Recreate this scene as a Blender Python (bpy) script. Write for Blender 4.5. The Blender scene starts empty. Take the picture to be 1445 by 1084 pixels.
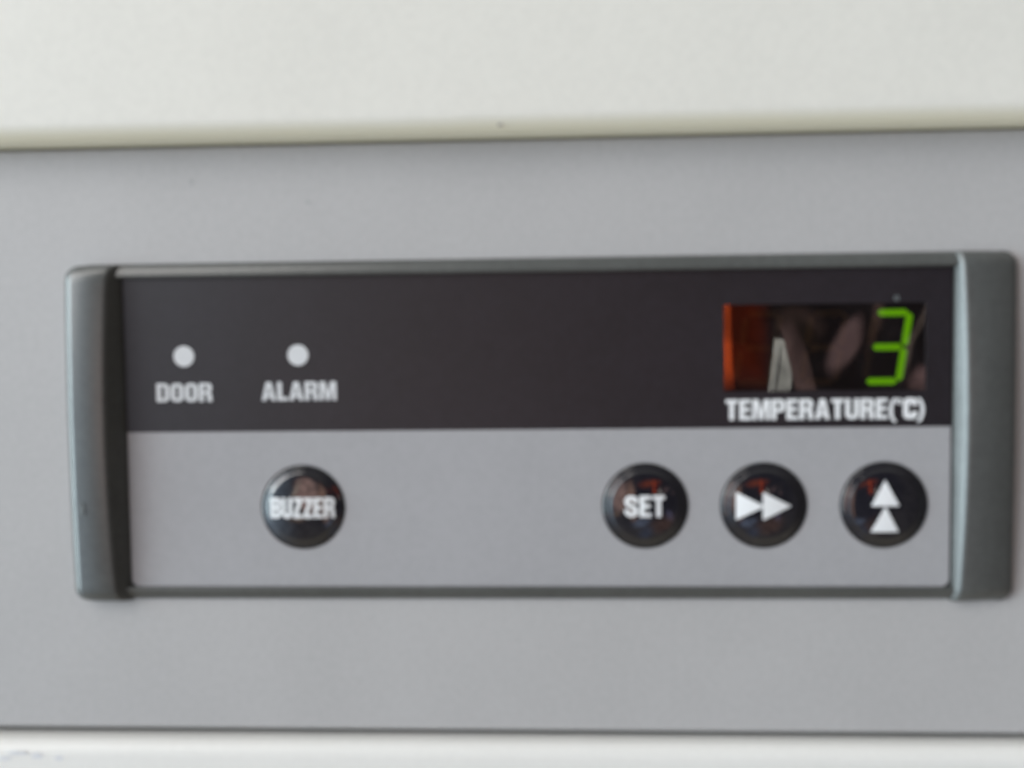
import bpy, bmesh, math
from mathutils import Vector, Matrix
S = bpy.context.scene
MM = 0.001

# ------------------------------------------------------------------ camera
cd = bpy.data.cameras.new('camera'); cam = bpy.data.objects.new('camera', cd)
S.collection.objects.link(cam); S.camera = cam
R = Vector((0.99894218, 0.04439442, -0.01198531)); U = Vector((0.00978435, 0.04946709, 0.99872783))
F = Vector((-0.04493082, 0.99778863, -0.04898039))
m = Matrix((R, U, -F)).transposed().to_4x4(); m.translation = Vector((0.00584101, -0.12971252, 0.00636745))
cam.matrix_world = m
cd.sensor_fit = 'HORIZONTAL'; cd.sensor_width = 36; cd.lens = 36 * 1300 / 1445
cd.clip_start = 0.005; cd.clip_end = 20
cd.dof.use_dof = True; cd.dof.focus_distance = 0.32; cd.dof.aperture_fstop = 21

# ------------------------------------------------------------------ colour management
S.view_settings.view_transform = 'Standard'; S.view_settings.look = 'None'
S.view_settings.exposure = 0; S.view_settings.gamma = 1; S.view_settings.use_curve_mapping = False

# ------------------------------------------------------------------ world: the dim room the panel looks out on
W = bpy.data.worlds.new('World'); S.world = W; W.use_nodes = True
wt = W.node_tree; wt.nodes.clear()
def N(t, typ, **kw):
    n = t.nodes.new(typ)
    for k, v in kw.items(): setattr(n, k, v)
    return n
def mth(t, op, a, b=None, c=None):
    n = N(t, 'ShaderNodeMath', operation=op)
    for i, v in enumerate((a, b, c)):
        if v is None: continue
        if isinstance(v, (int, float)): n.inputs[i].default_value = v
        else: t.links.new(v, n.inputs[i])
    return n.outputs[0]
def smooth(t, v, a, b, lo, hi):
    n = N(t, 'ShaderNodeMapRange', interpolation_type='SMOOTHSTEP')
    t.links.new(v, n.inputs['Value'])
    for k, x in (('From Min', a), ('From Max', b), ('To Min', lo), ('To Max', hi)): n.inputs[k].default_value = x
    return n.outputs[0]
def mixc(t, fac, a, b):
    n = N(t, 'ShaderNodeMix', data_type='RGBA')
    t.links.new(fac, n.inputs[0])
    for i, v in ((6, a), (7, b)):
        if isinstance(v, tuple): n.inputs[i].default_value = (*v, 1)
        else: t.links.new(v, n.inputs[i])
    return n.outputs[2]
tc = N(wt, 'ShaderNodeTexCoord'); sp = N(wt, 'ShaderNodeSeparateXYZ')
wt.links.new(tc.outputs['Generated'], sp.inputs[0])
X, Y, Z = sp.outputs
den = mth(wt, 'MAXIMUM', mth(wt, 'MULTIPLY', Y, -1), 0.02)
u = mth(wt, 'DIVIDE', X, den); v = mth(wt, 'DIVIDE', Z, den)
nz = N(wt, 'ShaderNodeTexNoise'); nz.inputs['Scale'].default_value = 9; nz.inputs['Detail'].default_value = 2
wt.links.new(tc.outputs['Generated'], nz.inputs['Vector'])
wob = mth(wt, 'MULTIPLY', mth(wt, 'SUBTRACT', nz.outputs['Fac'], 0.5), 0.05)
uw = mth(wt, 'ADD', u, wob); vw = mth(wt, 'SUBTRACT', v, wob)
# room tones: window side on the left, dim on the right, pale ceiling, warm floor
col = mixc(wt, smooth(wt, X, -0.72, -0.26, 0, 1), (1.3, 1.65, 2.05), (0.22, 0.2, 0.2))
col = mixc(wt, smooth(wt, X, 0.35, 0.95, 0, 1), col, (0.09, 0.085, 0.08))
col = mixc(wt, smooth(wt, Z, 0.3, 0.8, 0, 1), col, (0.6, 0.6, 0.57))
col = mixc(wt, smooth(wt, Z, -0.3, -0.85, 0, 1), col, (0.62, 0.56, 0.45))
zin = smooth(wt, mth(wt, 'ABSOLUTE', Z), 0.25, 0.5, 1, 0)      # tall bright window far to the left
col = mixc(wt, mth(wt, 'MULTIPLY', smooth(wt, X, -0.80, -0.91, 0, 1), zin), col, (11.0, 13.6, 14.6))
def blob(col, cu, cv, ru, rv, ang, soft, c, box=False, a=1.0, wobble=True):
    x0 = mth(wt, 'SUBTRACT', uw if wobble else u, cu); y0 = mth(wt, 'SUBTRACT', vw if wobble else v, cv)
    ca, sa = math.cos(ang), math.sin(ang)
    xr = mth(wt, 'DIVIDE', mth(wt, 'ADD', mth(wt, 'MULTIPLY', x0, ca), mth(wt, 'MULTIPLY', y0, sa)), ru)
    yr = mth(wt, 'DIVIDE', mth(wt, 'SUBTRACT', mth(wt, 'MULTIPLY', y0, ca), mth(wt, 'MULTIPLY', x0, sa)), rv)
    if box: d = mth(wt, 'MAXIMUM', mth(wt, 'ABSOLUTE', xr), mth(wt, 'ABSOLUTE', yr))
    else: d = mth(wt, 'SQRT', mth(wt, 'ADD', mth(wt, 'MULTIPLY', xr, xr), mth(wt, 'MULTIPLY', yr, yr)))
    return mixc(wt, smooth(wt, d, 1 - soft, 1, a, 0), col, c)
# the photographer: dark clothing, orange sleeve, hand around a phone
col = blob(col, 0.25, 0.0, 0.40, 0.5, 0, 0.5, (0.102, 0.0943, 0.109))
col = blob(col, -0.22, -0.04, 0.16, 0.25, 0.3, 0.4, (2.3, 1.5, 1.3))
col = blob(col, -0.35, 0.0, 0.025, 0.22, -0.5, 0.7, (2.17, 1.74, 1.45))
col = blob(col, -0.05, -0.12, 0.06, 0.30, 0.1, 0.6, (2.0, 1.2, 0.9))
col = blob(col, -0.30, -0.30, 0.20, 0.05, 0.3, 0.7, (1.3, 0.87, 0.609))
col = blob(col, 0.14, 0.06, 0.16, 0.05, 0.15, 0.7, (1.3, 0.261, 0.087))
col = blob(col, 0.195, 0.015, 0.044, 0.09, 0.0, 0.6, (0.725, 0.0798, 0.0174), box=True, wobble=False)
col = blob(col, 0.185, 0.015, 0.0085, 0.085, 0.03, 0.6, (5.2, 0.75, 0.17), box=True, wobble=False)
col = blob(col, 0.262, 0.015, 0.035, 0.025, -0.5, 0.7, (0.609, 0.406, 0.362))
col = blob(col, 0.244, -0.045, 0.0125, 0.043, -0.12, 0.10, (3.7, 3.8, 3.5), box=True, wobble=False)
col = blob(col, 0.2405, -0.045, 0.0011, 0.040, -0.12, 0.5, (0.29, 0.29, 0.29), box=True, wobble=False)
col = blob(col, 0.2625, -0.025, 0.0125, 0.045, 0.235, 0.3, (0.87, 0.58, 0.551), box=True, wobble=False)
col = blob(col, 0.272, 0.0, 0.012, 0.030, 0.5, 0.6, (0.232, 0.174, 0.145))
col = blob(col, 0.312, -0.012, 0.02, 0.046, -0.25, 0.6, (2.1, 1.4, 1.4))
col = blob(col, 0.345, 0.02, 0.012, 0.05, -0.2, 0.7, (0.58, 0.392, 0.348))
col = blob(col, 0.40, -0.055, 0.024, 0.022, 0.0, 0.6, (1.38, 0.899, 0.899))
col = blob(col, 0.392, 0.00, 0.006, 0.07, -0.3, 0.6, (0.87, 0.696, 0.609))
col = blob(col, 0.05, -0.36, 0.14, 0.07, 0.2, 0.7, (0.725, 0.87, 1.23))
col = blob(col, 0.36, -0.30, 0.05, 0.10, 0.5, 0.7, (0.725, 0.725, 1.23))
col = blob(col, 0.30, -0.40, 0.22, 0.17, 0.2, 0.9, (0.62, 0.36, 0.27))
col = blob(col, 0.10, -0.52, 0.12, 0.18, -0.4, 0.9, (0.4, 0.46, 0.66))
n4 = N(wt, 'ShaderNodeTexNoise'); n4.inputs['Scale'].default_value = 16; n4.inputs['Detail'].default_value = 5; n4.inputs['Distortion'].default_value = 1.2
wt.links.new(tc.outputs['Generated'], n4.inputs['Vector'])
vm = N(wt, 'ShaderNodeVectorMath', operation='SCALE'); wt.links.new(col, vm.inputs[0])
wt.links.new(smooth(wt, n4.outputs['Fac'], 0.3, 0.7, 0.55, 1.4), vm.inputs['Scale']); col = vm.outputs[0]
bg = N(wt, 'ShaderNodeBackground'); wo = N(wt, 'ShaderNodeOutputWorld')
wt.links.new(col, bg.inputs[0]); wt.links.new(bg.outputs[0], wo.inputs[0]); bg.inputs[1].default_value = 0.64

# ------------------------------------------------------------------ window light from the upper left
def area(name, loc, tgt, size, sy, power, c):
    l = bpy.data.lights.new(name, 'AREA'); l.shape = 'RECTANGLE'; l.size = size; l.size_y = sy
    l.energy = power; l.color = c
    o = bpy.data.objects.new(name, l); S.collection.objects.link(o); o.location = loc
    o.rotation_euler = (Vector(tgt) - Vector(loc)).to_track_quat('-Z', 'Y').to_euler()
area('window_light', (-1.5, -1.0, 0.75), (0, 0, 0), 0.95, 1.25, 20.8, (1.0, 0.965, 0.93))
area('ceiling_light', (-0.8, -0.9, 1.5), (0, 0, 0), 0.7, 0.7, 6.5, (1.0, 0.965, 0.93))

# ------------------------------------------------------------------ materials
def mat(name, c, rough=0.5, spec=0.5, grain=0.03, gscale=1000, bump=0.0, coat=0.0, tint=None, zoned=None):
    M = bpy.data.materials.new(name); M.use_nodes = True; t = M.node_tree
    b = t.nodes['Principled BSDF']
    b.inputs['Roughness'].default_value = rough; b.inputs['Specular IOR Level'].default_value = spec
    b.inputs['Coat Weight'].default_value = coat; b.inputs['Coat Roughness'].default_value = 0.05
    co = N(t, 'ShaderNodeTexCoord')
    n1 = N(t, 'ShaderNodeTexNoise'); n1.inputs['Scale'].default_value = gscale; n1.inputs['Detail'].default_value = 3
    n2 = N(t, 'ShaderNodeTexNoise'); n2.inputs['Scale'].default_value = 45; n2.inputs['Detail'].default_value = 4
    t.links.new(co.outputs['Object'], n1.inputs['Vector']); t.links.new(co.outputs['Object'], n2.inputs['Vector'])
    f = mth(t, 'ADD', mth(t, 'MULTIPLY', n1.outputs['Fac'], 0.5), mth(t, 'MULTIPLY', n2.outputs['Fac'], 0.5))
    lo = tuple(x * (1 - grain) for x in c); hi = tuple(min(1, x * (1 + grain)) for x in (tint or c))
    out = mixc(t, smooth(t, f, 0.3, 0.7, 0, 1), lo, hi)
    if zoned:                       # base colour turns yellower towards the lower edge
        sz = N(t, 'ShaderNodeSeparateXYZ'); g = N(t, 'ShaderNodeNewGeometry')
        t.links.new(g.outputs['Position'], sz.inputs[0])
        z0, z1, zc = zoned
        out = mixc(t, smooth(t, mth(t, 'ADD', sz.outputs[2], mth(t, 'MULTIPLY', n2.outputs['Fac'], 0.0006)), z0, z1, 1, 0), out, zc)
    t.links.new(out, b.inputs['Base Color'])
    if bump:
        bp = N(t, 'ShaderNodeBump'); bp.inputs['Strength'].default_value = bump; bp.inputs['Distance'].default_value = 0.00004
        t.links.new(n1.outputs['Fac'], bp.inputs['Height']); t.links.new(bp.outputs[0], b.inputs['Normal'])
    return M
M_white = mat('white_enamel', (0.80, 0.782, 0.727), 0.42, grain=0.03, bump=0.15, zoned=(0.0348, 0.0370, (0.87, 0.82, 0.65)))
M_white2 = mat('white_door_enamel', (0.80, 0.79, 0.765), 0.38, grain=0.02, bump=0.15)
M_grey = mat('grey_fascia_paint', (0.452, 0.445, 0.448), 0.5, grain=0.045, bump=0.25)
M_frame = mat('slate_plastic', (0.076, 0.080, 0.078), 0.30, spec=0.8, grain=0.16, bump=0.3)
M_plate = mat('silver_overlay', (0.375, 0.372, 0.388), 0.45, spec=0.4, grain=0.045)
M_black = mat('black_overlay', (0.0125, 0.0105, 0.0145), 0.42, spec=0.6, grain=0.25)
M_dark = mat('dark_recess', (0.012, 0.012, 0.013), 0.6)
M_btn = mat('gloss_black_button', (0.008, 0.008, 0.012), 0.07, spec=0.5, coat=1.0)
M_btn.node_tree.nodes['Principled BSDF'].inputs['Coat IOR'].default_value = 1.6
M_text = mat('white_print', (0.83, 0.84, 0.86), 0.5, grain=0.02)
M_print = mat('pale_grey_print', (0.66, 0.67, 0.69), 0.5, grain=0.03)
M_ghost = mat('unlit_segment', (0.07, 0.052, 0.018), 0.5)
M_scuff_and_ring = mat('scuff_and_ring', (0.17, 0.19, 0.195), 0.6)
M_dirt = mat('dirt', (0.34, 0.30, 0.27), 0.8)
M_smear = mat('grey_smear', (0.69, 0.70, 0.73), 0.6)
M_led = bpy.data.materials.new('lit_green_segment'); M_led.use_nodes = True; t = M_led.node_tree; t.nodes.clear()
e = N(t, 'ShaderNodeEmission'); e.inputs[0].default_value = (0.125, 0.40, 0.0, 1); e.inputs[1].default_value = 1.0
o_ = N(t, 'ShaderNodeOutputMaterial'); t.links.new(e.outputs[0], o_.inputs[0])
M_glass = bpy.data.materials.new('smoked_lens'); M_glass.use_nodes = True; t = M_glass.node_tree; t.nodes.clear()
tr = N(t, 'ShaderNodeBsdfTransparent'); tr.inputs[0].default_value = (0.9, 0.86, 0.84, 1)
gl = N(t, 'ShaderNodeBsdfGlossy'); gl.inputs['Roughness'].default_value = 0.012
fr = N(t, 'ShaderNodeFresnel'); fr.inputs[0].default_value = 1.62
mx = N(t, 'ShaderNodeMixShader'); o_ = N(t, 'ShaderNodeOutputMaterial')
t.links.new(fr.outputs[0], mx.inputs[0]); t.links.new(tr.outputs[0], mx.inputs[1]); t.links.new(gl.outputs[0], mx.inputs[2])
t.links.new(mx.outputs[0], o_.inputs[0])

# ------------------------------------------------------------------ helpers  (all sizes below in millimetres: x right, z up, h out of the fridge)
def V(x, h, z): return (x * MM, -h * MM, z * MM)
def link(name, me, material, parent=None):
    me.materials.clear(); me.materials.append(material)
    o = bpy.data.objects.new(name, me); S.collection.objects.link(o)
    if parent: o.parent = parent; o.matrix_parent_inverse = parent.matrix_world.inverted()
    return o
def shade(me, ang=0.7):
    bm = bmesh.new(); bm.from_mesh(me)
    for f in bm.faces: f.smooth = True
    for ed in bm.edges:
        if len(ed.link_faces) == 2 and ed.calc_face_angle(0) > ang: ed.smooth = False
    bm.to_mesh(me); bm.free()
def sheet(name, contours, h0, h1, material, parent, drape=None, sub=0):
    """closed outlines (with holes) filled and given thickness from h0 to h1"""
    cu = bpy.data.curves.new(name, 'CURVE'); cu.dimensions = '2D'; cu.fill_mode = 'BOTH'
    cu.extrude = (h1 - h0) / 2 * MM
    for c in contours:
        s = cu.splines.new('POLY'); s.points.add(len(c) - 1); s.use_cyclic_u = True
        for p, (x, z) in zip(s.points, c): p.co = (x * MM, z * MM, 0, 1)
    ob = bpy.data.objects.new('tmp', cu); S.collection.objects.link(ob)
    bpy.context.view_layer.update()
    me = bpy.data.meshes.new_from_object(ob.evaluated_get(bpy.context.evaluated_depsgraph_get()))
    bpy.data.objects.remove(ob); bpy.data.curves.remove(cu)
    me.name = name
    bm = bmesh.new(); bm.from_mesh(me); bmesh.ops.remove_doubles(bm, verts=bm.verts, dist=1e-8)
    if sub: bmesh.ops.subdivide_edges(bm, edges=bm.edges, cuts=sub, use_grid_fill=True)
    hm = (h0 + h1) / 2
    for w in bm.verts:
        x, z, d = w.co
        h = hm + d / MM
        if drape: h += drape(x / MM, z / MM)
        w.co = (x, -h * MM, z)
    bmesh.ops.recalc_face_normals(bm, faces=bm.faces)
    bm.to_mesh(me); bm.free()
    return link(name, me, material, parent)
def rrect(x0, z0, x1, z1, r, n=6):
    if isinstance(r, (int, float)): r = (r,) * 4           # bl, br, tr, tl
    out = []
    for (cx, cz, a0, q) in ((x0, z0, 180, r[0]), (x1, z0, 270, r[1]), (x1, z1, 0, r[2]), (x0, z1, 90, r[3])):
        sx = 1 if cx == x0 else -1; sz = 1 if cz == z0 else -1
        if q <= 0: out.append((cx, cz)); continue
        for k in range(n + 1):
            a = math.radians(a0 + 90 * k / n)
            out.append((cx + sx * q + q * math.cos(a), cz + sz * q + q * math.sin(a)))
    return out
def circle(cx, cz, r, n=64): return [(cx + r * math.cos(2 * math.pi * k / n), cz + r * math.sin(2 * math.pi * k / n)) for k in range(n)]
def sweep(name, sections, material, parent, ang=0.7):
    """skin consecutive closed sections (lists of (x,h,z)) and cap the ends"""
    bm = bmesh.new(); rings = [[bm.verts.new(V(*p)) for p in s] for s in sections]; n = len(sections[0])
    for a, b in zip(rings, rings[1:]):
        for i in range(n): bm.faces.new((a[i], a[(i + 1) % n], b[(i + 1) % n], b[i]))
    bm.faces.new(rings[0]); bm.faces.new(rings[-1])
    bmesh.ops.recalc_face_normals(bm, faces=bm.faces)
    me = bpy.data.meshes.new(name); bm.to_mesh(me); bm.free(); shade(me, ang)
    return link(name, me, material, parent)
def lathe(name, cx, cz, prof, material, parent, n=72):
    bm = bmesh.new(); rings = []
    for r, h in prof:
        rings.append([bm.verts.new(V(cx, h, cz))] if r == 0 else
                     [bm.verts.new(V(cx + r * math.cos(2 * math.pi * k / n), h, cz + r * math.sin(2 * math.pi * k / n))) for k in range(n)])
    for a, b in zip(rings, rings[1:]):
        for i in range(n):
            j = (i + 1) % n
            if len(b) == 1: bm.faces.new((a[i], a[j], b[0]))
            else: bm.faces.new((a[i], a[j], b[j], b[i]))
    if len(rings[0]) > 1: bm.faces.new(rings[0])
    bmesh.ops.recalc_face_normals(bm, faces=bm.faces)
    me = bpy.data.meshes.new(name); bm.to_mesh(me); bm.free(); shade(me, 1.0)
    return link(name, me, material, parent)
def empty(name, loc, label, cat):
    o = bpy.data.objects.new(name, None); S.collection.objects.link(o); o.location = loc
    o.empty_display_size = 0.01; o['label'] = label; o['category'] = cat
    bpy.context.view_layer.update(); return o

# ------------------------------------------------------------------ the refrigerator front
XL, XR = -330, 330
fr_ = empty('refrigerator', V(0, 0, -420), 'white refrigerator front with a grey strip between an upper and a lower white panel', 'refrigerator')
def slab(name, z0, z1, h0, h1, rb, rt, material, bow=0.0):
    prof = [(h0, z0)]
    for k in range(9):
        a = math.pi / 2 * k / 8; prof.append((h1 - rb + rb * math.sin(a), z0 + rb - rb * math.cos(a)))
    for k in range(9):
        a = math.pi / 2 * k / 8; prof.append((h1 - rt + rt * math.cos(a), z1 - rt + rt * math.sin(a)))
    prof.append((h0, z1))
    secs = []
    for i in range(25):
        x = XL + (XR - XL) * i / 24
        secs.append([(x, h, z) for h, z in prof])
    return sweep(name, secs, material, fr_)
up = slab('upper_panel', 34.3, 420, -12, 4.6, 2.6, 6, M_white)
up['label'] = 'white upper panel with a rounded, slightly yellow lower edge'
slab('grey_fascia', -49.95, 34.05, -12, 0, 0.6, 0.4, M_grey)
lo = slab('lower_door', -420, -51.1, -12, 2.6, 6, 2.0, M_white2)
slab('gap_seal', -54, 40, -30, -9, 0.1, 0.1, M_dark)

def speck(name, pts, h0, h1, material, parent): return sheet(name, [pts], h0, h1, material, parent)
def blobby(cx, cz, rx, rz, seed, n=14):
    return [(cx + rx * (1 + 0.25 * math.sin(seed + 3.1 * k)) * math.cos(2 * math.pi * k / n),
             cz + rz * (1 + 0.25 * math.sin(seed * 2 + 2.3 * k)) * math.sin(2 * math.pi * k / n)) for k in range(n)]
speck('dirt_speck', blobby(-45.2, 29.15, 0.35, 0.35, 1), 0.0, 0.03, mat('faint_speck', (0.38, 0.38, 0.385)), fr_)
speck('dirt_speck', blobby(-28.5, 26.0, 0.4, 0.25, 4), 0.0, 0.03, bpy.data.materials['faint_speck'], fr_)
for i, (x, z, a, b) in enumerate([(-72.0, -52.6, 1.5, 0.3), (-69.2, -53.0, 0.9, 0.45), (-66.0, -53.3, 0.7, 0.35), (-74, -53.4, 1.0, 0.3)]):
    speck('smear_mark', blobby(x, z, a, b, i + 2), 2.55, 2.63, M_smear, lo)
speck('dirt_speck', blobby(-1.0, 35.3, 0.4, 0.2, 2), 3.9, 4.1, M_dirt, up)

# ------------------------------------------------------------------ the control panel
cp = empty('control_panel', V(2.7, 0, -30.5), 'slate grey refrigerator control panel with four round black buttons and a green digit 3', 'control panel')
# base tray under the overlays and the slim top and bottom rails
sheet('tray', [rrect(-62.5, -30.0, 68.0, 17.0, 1.0)], 0, 0.35, M_dark, cp)
def rail(name, zo, zi, material, hh):
    d = 1 if zi > zo else -1; w = abs(zi - zo)
    prof = [(0, zo), (0.30 * hh, zo + d * 0.06 * w), (0.62 * hh, zo + d * 0.32 * w), (0.85 * hh, zo + d * 0.6 * w), (hh, zi - d * 0.14 * w), (hh - 0.12, zi), (0.2, zi + d * 0.04 * w)]
    return sweep(name, [[(x, h, z) for h, z in prof] for x in (-60.5, -30, 0, 30, 66.0)], material, cp)
rail('top_rail', 17.65, 15.65, M_frame, 1.25)
rail('bottom_rail', -30.65, -28.85, M_frame, 1.1)

def side_bar(sign, xo, xi_face, xi_base, z0, z1, H, tilt=0.0):
    """raised, slightly arched grip: outer wall, flat face, slope down to the overlay"""
    secs = []; n = 44; L = z1 - z0
    for i in range(n + 1):
        q = i / n
        z = z0 + L * (0.5 - 0.5 * math.cos(math.pi * q))
        e0, e1 = z - z0, z1 - z
        e = min(e0, e1); rc = 1.9; k = 0.0
        if e < rc: k = rc - math.sqrt(max(0, rc * rc - (rc - e) ** 2))
        arch = 1 - (2 * (z - z0) / L - 1) ** 2
        rh = 2.2; hf = H - 0.9 + 0.9 * arch
        drop = 0 if e >= rh else hf * 0.62 * (1 - math.sqrt(max(0, 1 - ((rh - e) / rh) ** 2)))
        hf -= drop
        fi = xi_face - sign * (-0.35 + 0.5 * arch) * -1   # face edge bows outward at mid height
        if e < rh: fi = fi + (xi_base - fi) * 0.55 * (1 - math.sqrt(max(0, 1 - ((rh - e) / rh) ** 2)))
        xo_ = xo - sign * k
        fo = xo_ - sign * 1.15
        ho = hf - tilt
        edge = [(xo_, ho * 0.55, z), (xo_ - sign * 0.12, ho * 0.76, z)] if sign < 0 else [(xo_ - sign * 0.25, hf * 0.45, z), (xo_ - sign * 0.55, ho * 0.8, z)]
        secs.append([(xo_, 0, z)] + edge + [ (fo + sign * .2, hf - tilt - 0.12, z), (fo - sign * 0.2, hf - tilt, z), (fi + sign * 0.35, hf, z),
                     (fi, hf - 0.1, z), (fi - sign * 0.3, hf - 0.4, z), (xi_base + sign * 0.15, 0.55, z), (xi_base, 0.30, z), (xi_base, 0, z)])
    return sweep('side_bar', secs, M_frame, cp, 1.2)
bl = side_bar(-1, -63.15, -57.2, -55.4, -30.8, 17.5, 3.2)
br = side_bar(1, 69.2, 61.85, 60.75, -30.8, 17.6, 2.7, 0.6)
speck('scuff_mark', blobby(-61.0, -17.0, 0.25, 0.9, 3), 3.05, 3.18, M_scuff_and_ring, bl)

# overlays
BX = [(-30.0, 'BUZZER'), (18.6, 'SET'), (35.05, 'ff'), (51.55, 'up')]; BZ = -17.3
sheet('face_plate', [rrect(-55.3, -28.75, 60.5, -6.4, (1.1, 1.1, 0, 0))] + [circle(x, BZ, 6.1) for x, _ in BX], 0.35, 0.6, M_plate, cp)
WX0, WX1, WZ0, WZ1 = 29.5, 57.0, -1.35, 10.7
strip = sheet('display_strip', [rrect(-55.3, -6.4, 60.5, 15.6, (0, 0, 0.5, 0.5)), rrect(WX0, WZ0, WX1, WZ1, 0.15)], 0.352, 0.62, M_black, cp)
for x in (-46.72, -30.28):
    sheet('indicator_light', [circle(x, 4.43, 1.48)], 0.62, 0.66, M_print, cp)

# ---- lettering: narrow bold capitals drawn as outlines, height 1
s_ = 0.235; t_ = 0.185
def ribbon(path, w):
    L, Rr = [], []
    for i, (x, y) in enumerate(path):
        a = path[max(0, i - 1)]; b = path[min(len(path) - 1, i + 1)]
        dx, dy = b[0] - a[0], b[1] - a[1]; d = math.hypot(dx, dy); nx, ny = -dy / d, dx / d
        ww = w(nx, ny) if callable(w) else w
        L.append((x + nx * ww / 2, y + ny * ww / 2)); Rr.append((x - nx * ww / 2, y - ny * ww / 2))
    return L + Rr[::-1]
def arc(cx, cy, rx, ry, a0, a1, n=8):
    return [(cx + rx * math.cos(math.radians(a0 + (a1 - a0) * k / n)), cy + ry * math.sin(math.radians(a0 + (a1 - a0) * k / n))) for k in range(n + 1)]
wf = lambda nx, ny: s_ * abs(nx) + t_ * abs(ny) + 0.02
G = {
 'D': (0.66, [rrect(0, 0, .66, 1, (0, .26, .26, 0)), rrect(s_, t_, .66 - s_, 1 - t_, (0, .07, .07, 0))]),
 'O': (0.66, [rrect(0, 0, .66, 1, .27), rrect(s_, t_, .66 - s_, 1 - t_, .085)]),
 'R': (0.68, [[(0, 0), (s_, 0), (s_, .40), (.34, .40), (.41, .34), (.43, .05), (.45, 0), (.69, 0), (.66, .06), (.65, .36), (.61, .45), (.54, .49), (.62, .55), (.66, .64), (.66, .83), (.61, .94), (.50, 1), (0, 1)],
               [(s_, .57), (.37, .57), (.425, .62), (.425, .78), (.37, .83), (s_, .83)]]),
 'A': (0.72, [[(0, 0), (.225, 0), (.262, .19), (.458, .19), (.495, 0), (.72, 0), (.495, 1), (.225, 1)], [(.295, .36), (.425, .36), (.36, .76)]]),
 'L': (0.54, [[(0, 0), (.54, 0), (.54, t_), (s_, t_), (s_, 1), (0, 1)]]),
 'M': (0.86, [[(0, 0), (.20, 0), (.20, .66), (.345, 0), (.515, 0), (.66, .66), (.66, 0), (.86, 0), (.86, 1), (.56, 1), (.43, .42), (.30, 1), (0, 1)]]),
 'B': (0.66, [[(0, 0), (.48, 0), (.60, .05), (.665, .16), (.665, .36), (.62, .46), (.54, .52), (.61, .58), (.65, .66), (.65, .85), (.59, .95), (.47, 1), (0, 1)],
              [(s_, t_), (.38, t_), (.43, .23), (.43, .38), (.38, .43), (s_, .43)], [(s_, .60), (.37, .60), (.42, .65), (.42, .78), (.37, .83), (s_, .83)]]),
 'U': (0.66, [[(0, 1), (0, .27)] + arc(.27, .27, .27, .27, 180, 270) + arc(.39, .27, .27, .27, 270, 360) + [(.66, 1), (.66 - s_, 1), (.66 - s_, .26), (.39, t_), (.27, t_), (s_, .26), (s_, 1)]]),
 'Z': (0.58, [[(0, 0), (.58, 0), (.58, t_), (.27, t_), (.58, .84), (.58, 1), (.02, 1), (.02, 1 - t_), (.31, 1 - t_), (0, .16)]]),
 'E': (0.56, [[(0, 0), (.56, 0), (.56, t_), (s_, t_), (s_, .42), (.52, .42), (.52, .60), (s_, .60), (s_, 1 - t_), (.55, 1 - t_), (.55, 1), (0, 1)]]),
 'T': (0.60, [[(.30 - s_ / 2, 0), (.30 + s_ / 2, 0), (.30 + s_ / 2, 1 - t_), (.60, 1 - t_), (.60, 1), (0, 1), (0, 1 - t_), (.30 - s_ / 2, 1 - t_)]]),
 'P': (0.66, [[(0, 0), (s_, 0), (s_, .37), (.47, .37), (.60, .43), (.66, .54), (.66, .83), (.60, .94), (.47, 1), (0, 1)], [(s_, .54), (.37, .54), (.425, .59), (.425, .78), (.37, .83), (s_, .83)]]),
 'S': (0.66, [[(0, .35)] + arc(.33, .28, .33, .28, 180, 410, 22) + [(.27, .63)] + arc(.33, .72, .105, .10, 180, 0, 10) + [(.435, .655), (.655, .655)]
              + arc(.33, .72, .33, .28, 0, 230, 22) + [(.39, .37)] + arc(.33, .28, .105, .10, 0, -180, 10) + [(.225, .35)]]),
 'C': (0.66, [ribbon([(.545, .64), (.545, .73)] + arc(.33, .70, .212, .205, 8, 172, 8) + [(.118, .60), (.118, .40)] + arc(.33, .30, .212, .205, 188, 352, 8) + [(.545, .27), (.545, .36)], wf)]),
 '(': (0.28, [arc(.42, .42, .42, .66, 112, 248, 12) + arc(.50, .42, .33, .60, 248, 112, 12)]),
 ')': (0.28, [arc(-.14, .42, .42, .66, 68, -68, 12) + arc(-.22, .42, .33, .60, -68, 68, 12)]),
 '°': (0.26, [circle(.13, .85, .145, 20), circle(.13, .85, .06, 16)]),
}
def lettering(name, text, x0, x1, z0, z1, hb, material, parent, drape=None, gap=0.075):
    H = z1 - z0; tot = sum(G[c][0] for c in text) + gap * (len(text) - 1)
    k = (x1 - x0) / tot; x = x0; cs = []
    for c in text:
        w, con = G[c]
        for q in con: cs.append([(x + a * k, z0 + b * H) for a, b in q])
        x += (w + gap) * k
    return sheet(name, cs, hb, hb + 0.03, material, parent, drape)
lettering('caption', 'DOOR', -50.85, -42.75, -2.05, 0.6, 0.62, M_print, strip)
lettering('caption', 'ALARM', -35.6, -24.9, -2.0, 0.65, 0.62, M_print, strip)
lettering('caption', 'TEMPERATURE(°C)', 29.75, 56.9, -5.3, -2.45, 0.62, M_text, strip)

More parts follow.
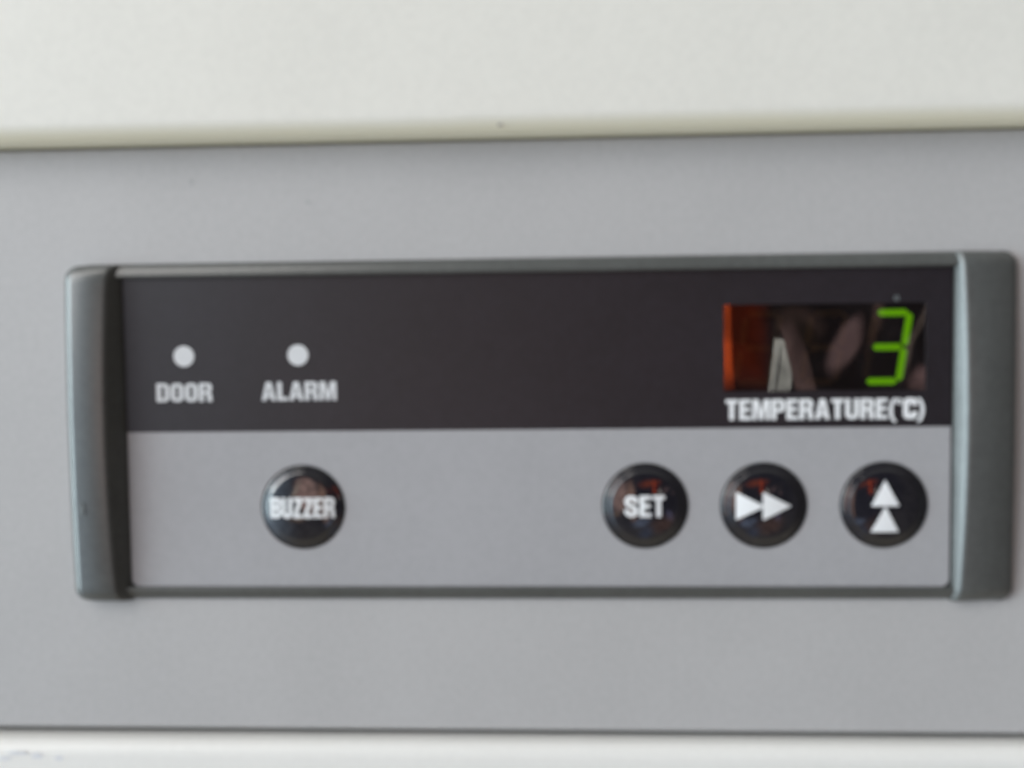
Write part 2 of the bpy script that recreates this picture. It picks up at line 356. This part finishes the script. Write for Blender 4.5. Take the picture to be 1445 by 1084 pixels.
# ---- buttons
DR, DH, DC = 4.9, 1.05, 1.45
def dome(r): return DH + (DC - DH) * (1 - (r / DR) ** 2)
for bx, kind in BX:
    prof = [(5.85, 0.1), (5.85, 0.62), (5.78, 0.74), (5.6, 0.80), (5.3, 0.86), (5.08, 0.90), (4.98, 0.97), (4.9, 1.03)]
    prof += [(r, dome(r)) for r in (4.6, 4.2, 3.7, 3.1, 2.5, 1.9, 1.3, 0.7)] + [(0, dome(0))]
    b = lathe('button', bx, BZ, prof, M_btn, cp)
    dr = lambda x, z, bx=bx: dome(math.hypot(x - bx, z - BZ))
    if kind == 'BUZZER':
        b['label'] = 'round black button marked BUZZER'
        lettering('lettering', 'BUZZER', -34.55, -25.35, -18.72, -15.82, 0.005, M_text, b, dr)
    elif kind == 'SET':
        b['label'] = 'round black button marked SET'
        lettering('lettering', 'SET', 15.6, 21.2, -18.72, -15.72, 0.005, M_text, b, dr)
    elif kind == 'ff':
        b['label'] = 'round black button marked with two arrowheads pointing right'
        for xa in (31.05, 34.72): sheet('arrow_symbol', [[(xa, -19.2), (xa + 3.95, -17.28), (xa, -15.3)]], 0.015, 0.045, M_text, b, dr, sub=3)
    else:
        b['label'] = 'round black button marked with two arrowheads pointing up'
        for za, w in ((-17.3, 1.92), (-20.95, 1.9)): sheet('arrow_symbol', [[(51.42 - w, za), (51.42 + w, za), (51.42, za + 3.6)]], 0.015, 0.045, M_text, b, dr, sub=3)

# ---- the seven segment display behind its lens
well = sweep('digital_display', [[(WX0 + .05, 0.352, z), (WX1 - .05, 0.352, z), (WX1 - .05, 0.37, z), (WX0 + .05, 0.37, z)] for z in (WZ0 + .05, WZ1 - .05)], M_dark, cp)
well['label'] = 'smoked display window showing a green digit 3'
SL = 0.155
def seg(name, x0, z0, x1, z1, w, material):
    dx, dz = x1 - x0, z1 - z0; L = math.hypot(dx, dz); ux, uz = dx / L, dz / L; nx, nz = -uz, ux; e = w * 0.45
    P = [(x0, z0), (x0 + ux * e + nx * w / 2, z0 + uz * e + nz * w / 2), (x1 - ux * e + nx * w / 2, z1 - uz * e + nz * w / 2),
         (x1, z1), (x1 - ux * e - nx * w / 2, z1 - uz * e - nz * w / 2), (x0 + ux * e - nx * w / 2, z0 + uz * e - nz * w / 2)]
    return sheet(name, [P], 0.375, 0.395, material, well)
def digit(xb, zb, w, H, lit):
    q = lambda a, b: (xb + a * w + b * H * SL, zb + b * H)
    E = {'d': ((.04, 0), (.96, 0)), 'g': ((.06, .5), (.94, .5)), 'a': ((.04, 1), (.96, 1)),
         'c': ((1, .0), (1, .49)), 'b': ((1, .51), (1, 1)), 'e': ((0, .03), (0, .47)), 'f': ((0, .53), (0, .97))}
    for k, (p0, p1) in E.items():
        if k in lit: seg('lit_segment', *q(*p0), *q(*p1), 0.92, M_led)
        else: seg('unlit_segment', *q(*p0), *q(*p1), 0.92, M_ghost)
digit(48.85, -0.1, 4.6, 9.45, 'abcdg')
digit(40.2, -0.1, 4.6, 9.45, '')
digit(31.2, -0.1, 4.6, 9.45, '')
lens = sheet('window_lens', [rrect(WX0 + .02, WZ0 + .02, WX1 - .02, WZ1 - .02, 0.1)], 0.5, 0.6, M_glass, well)
sheet('dull_ring', [circle(53.0, 11.35, 0.35, 20), circle(53.0, 11.35, 0.2, 16)], 0.62, 0.64, M_scuff_and_ring, strip)  # small dull ring on the black strip, just above the window
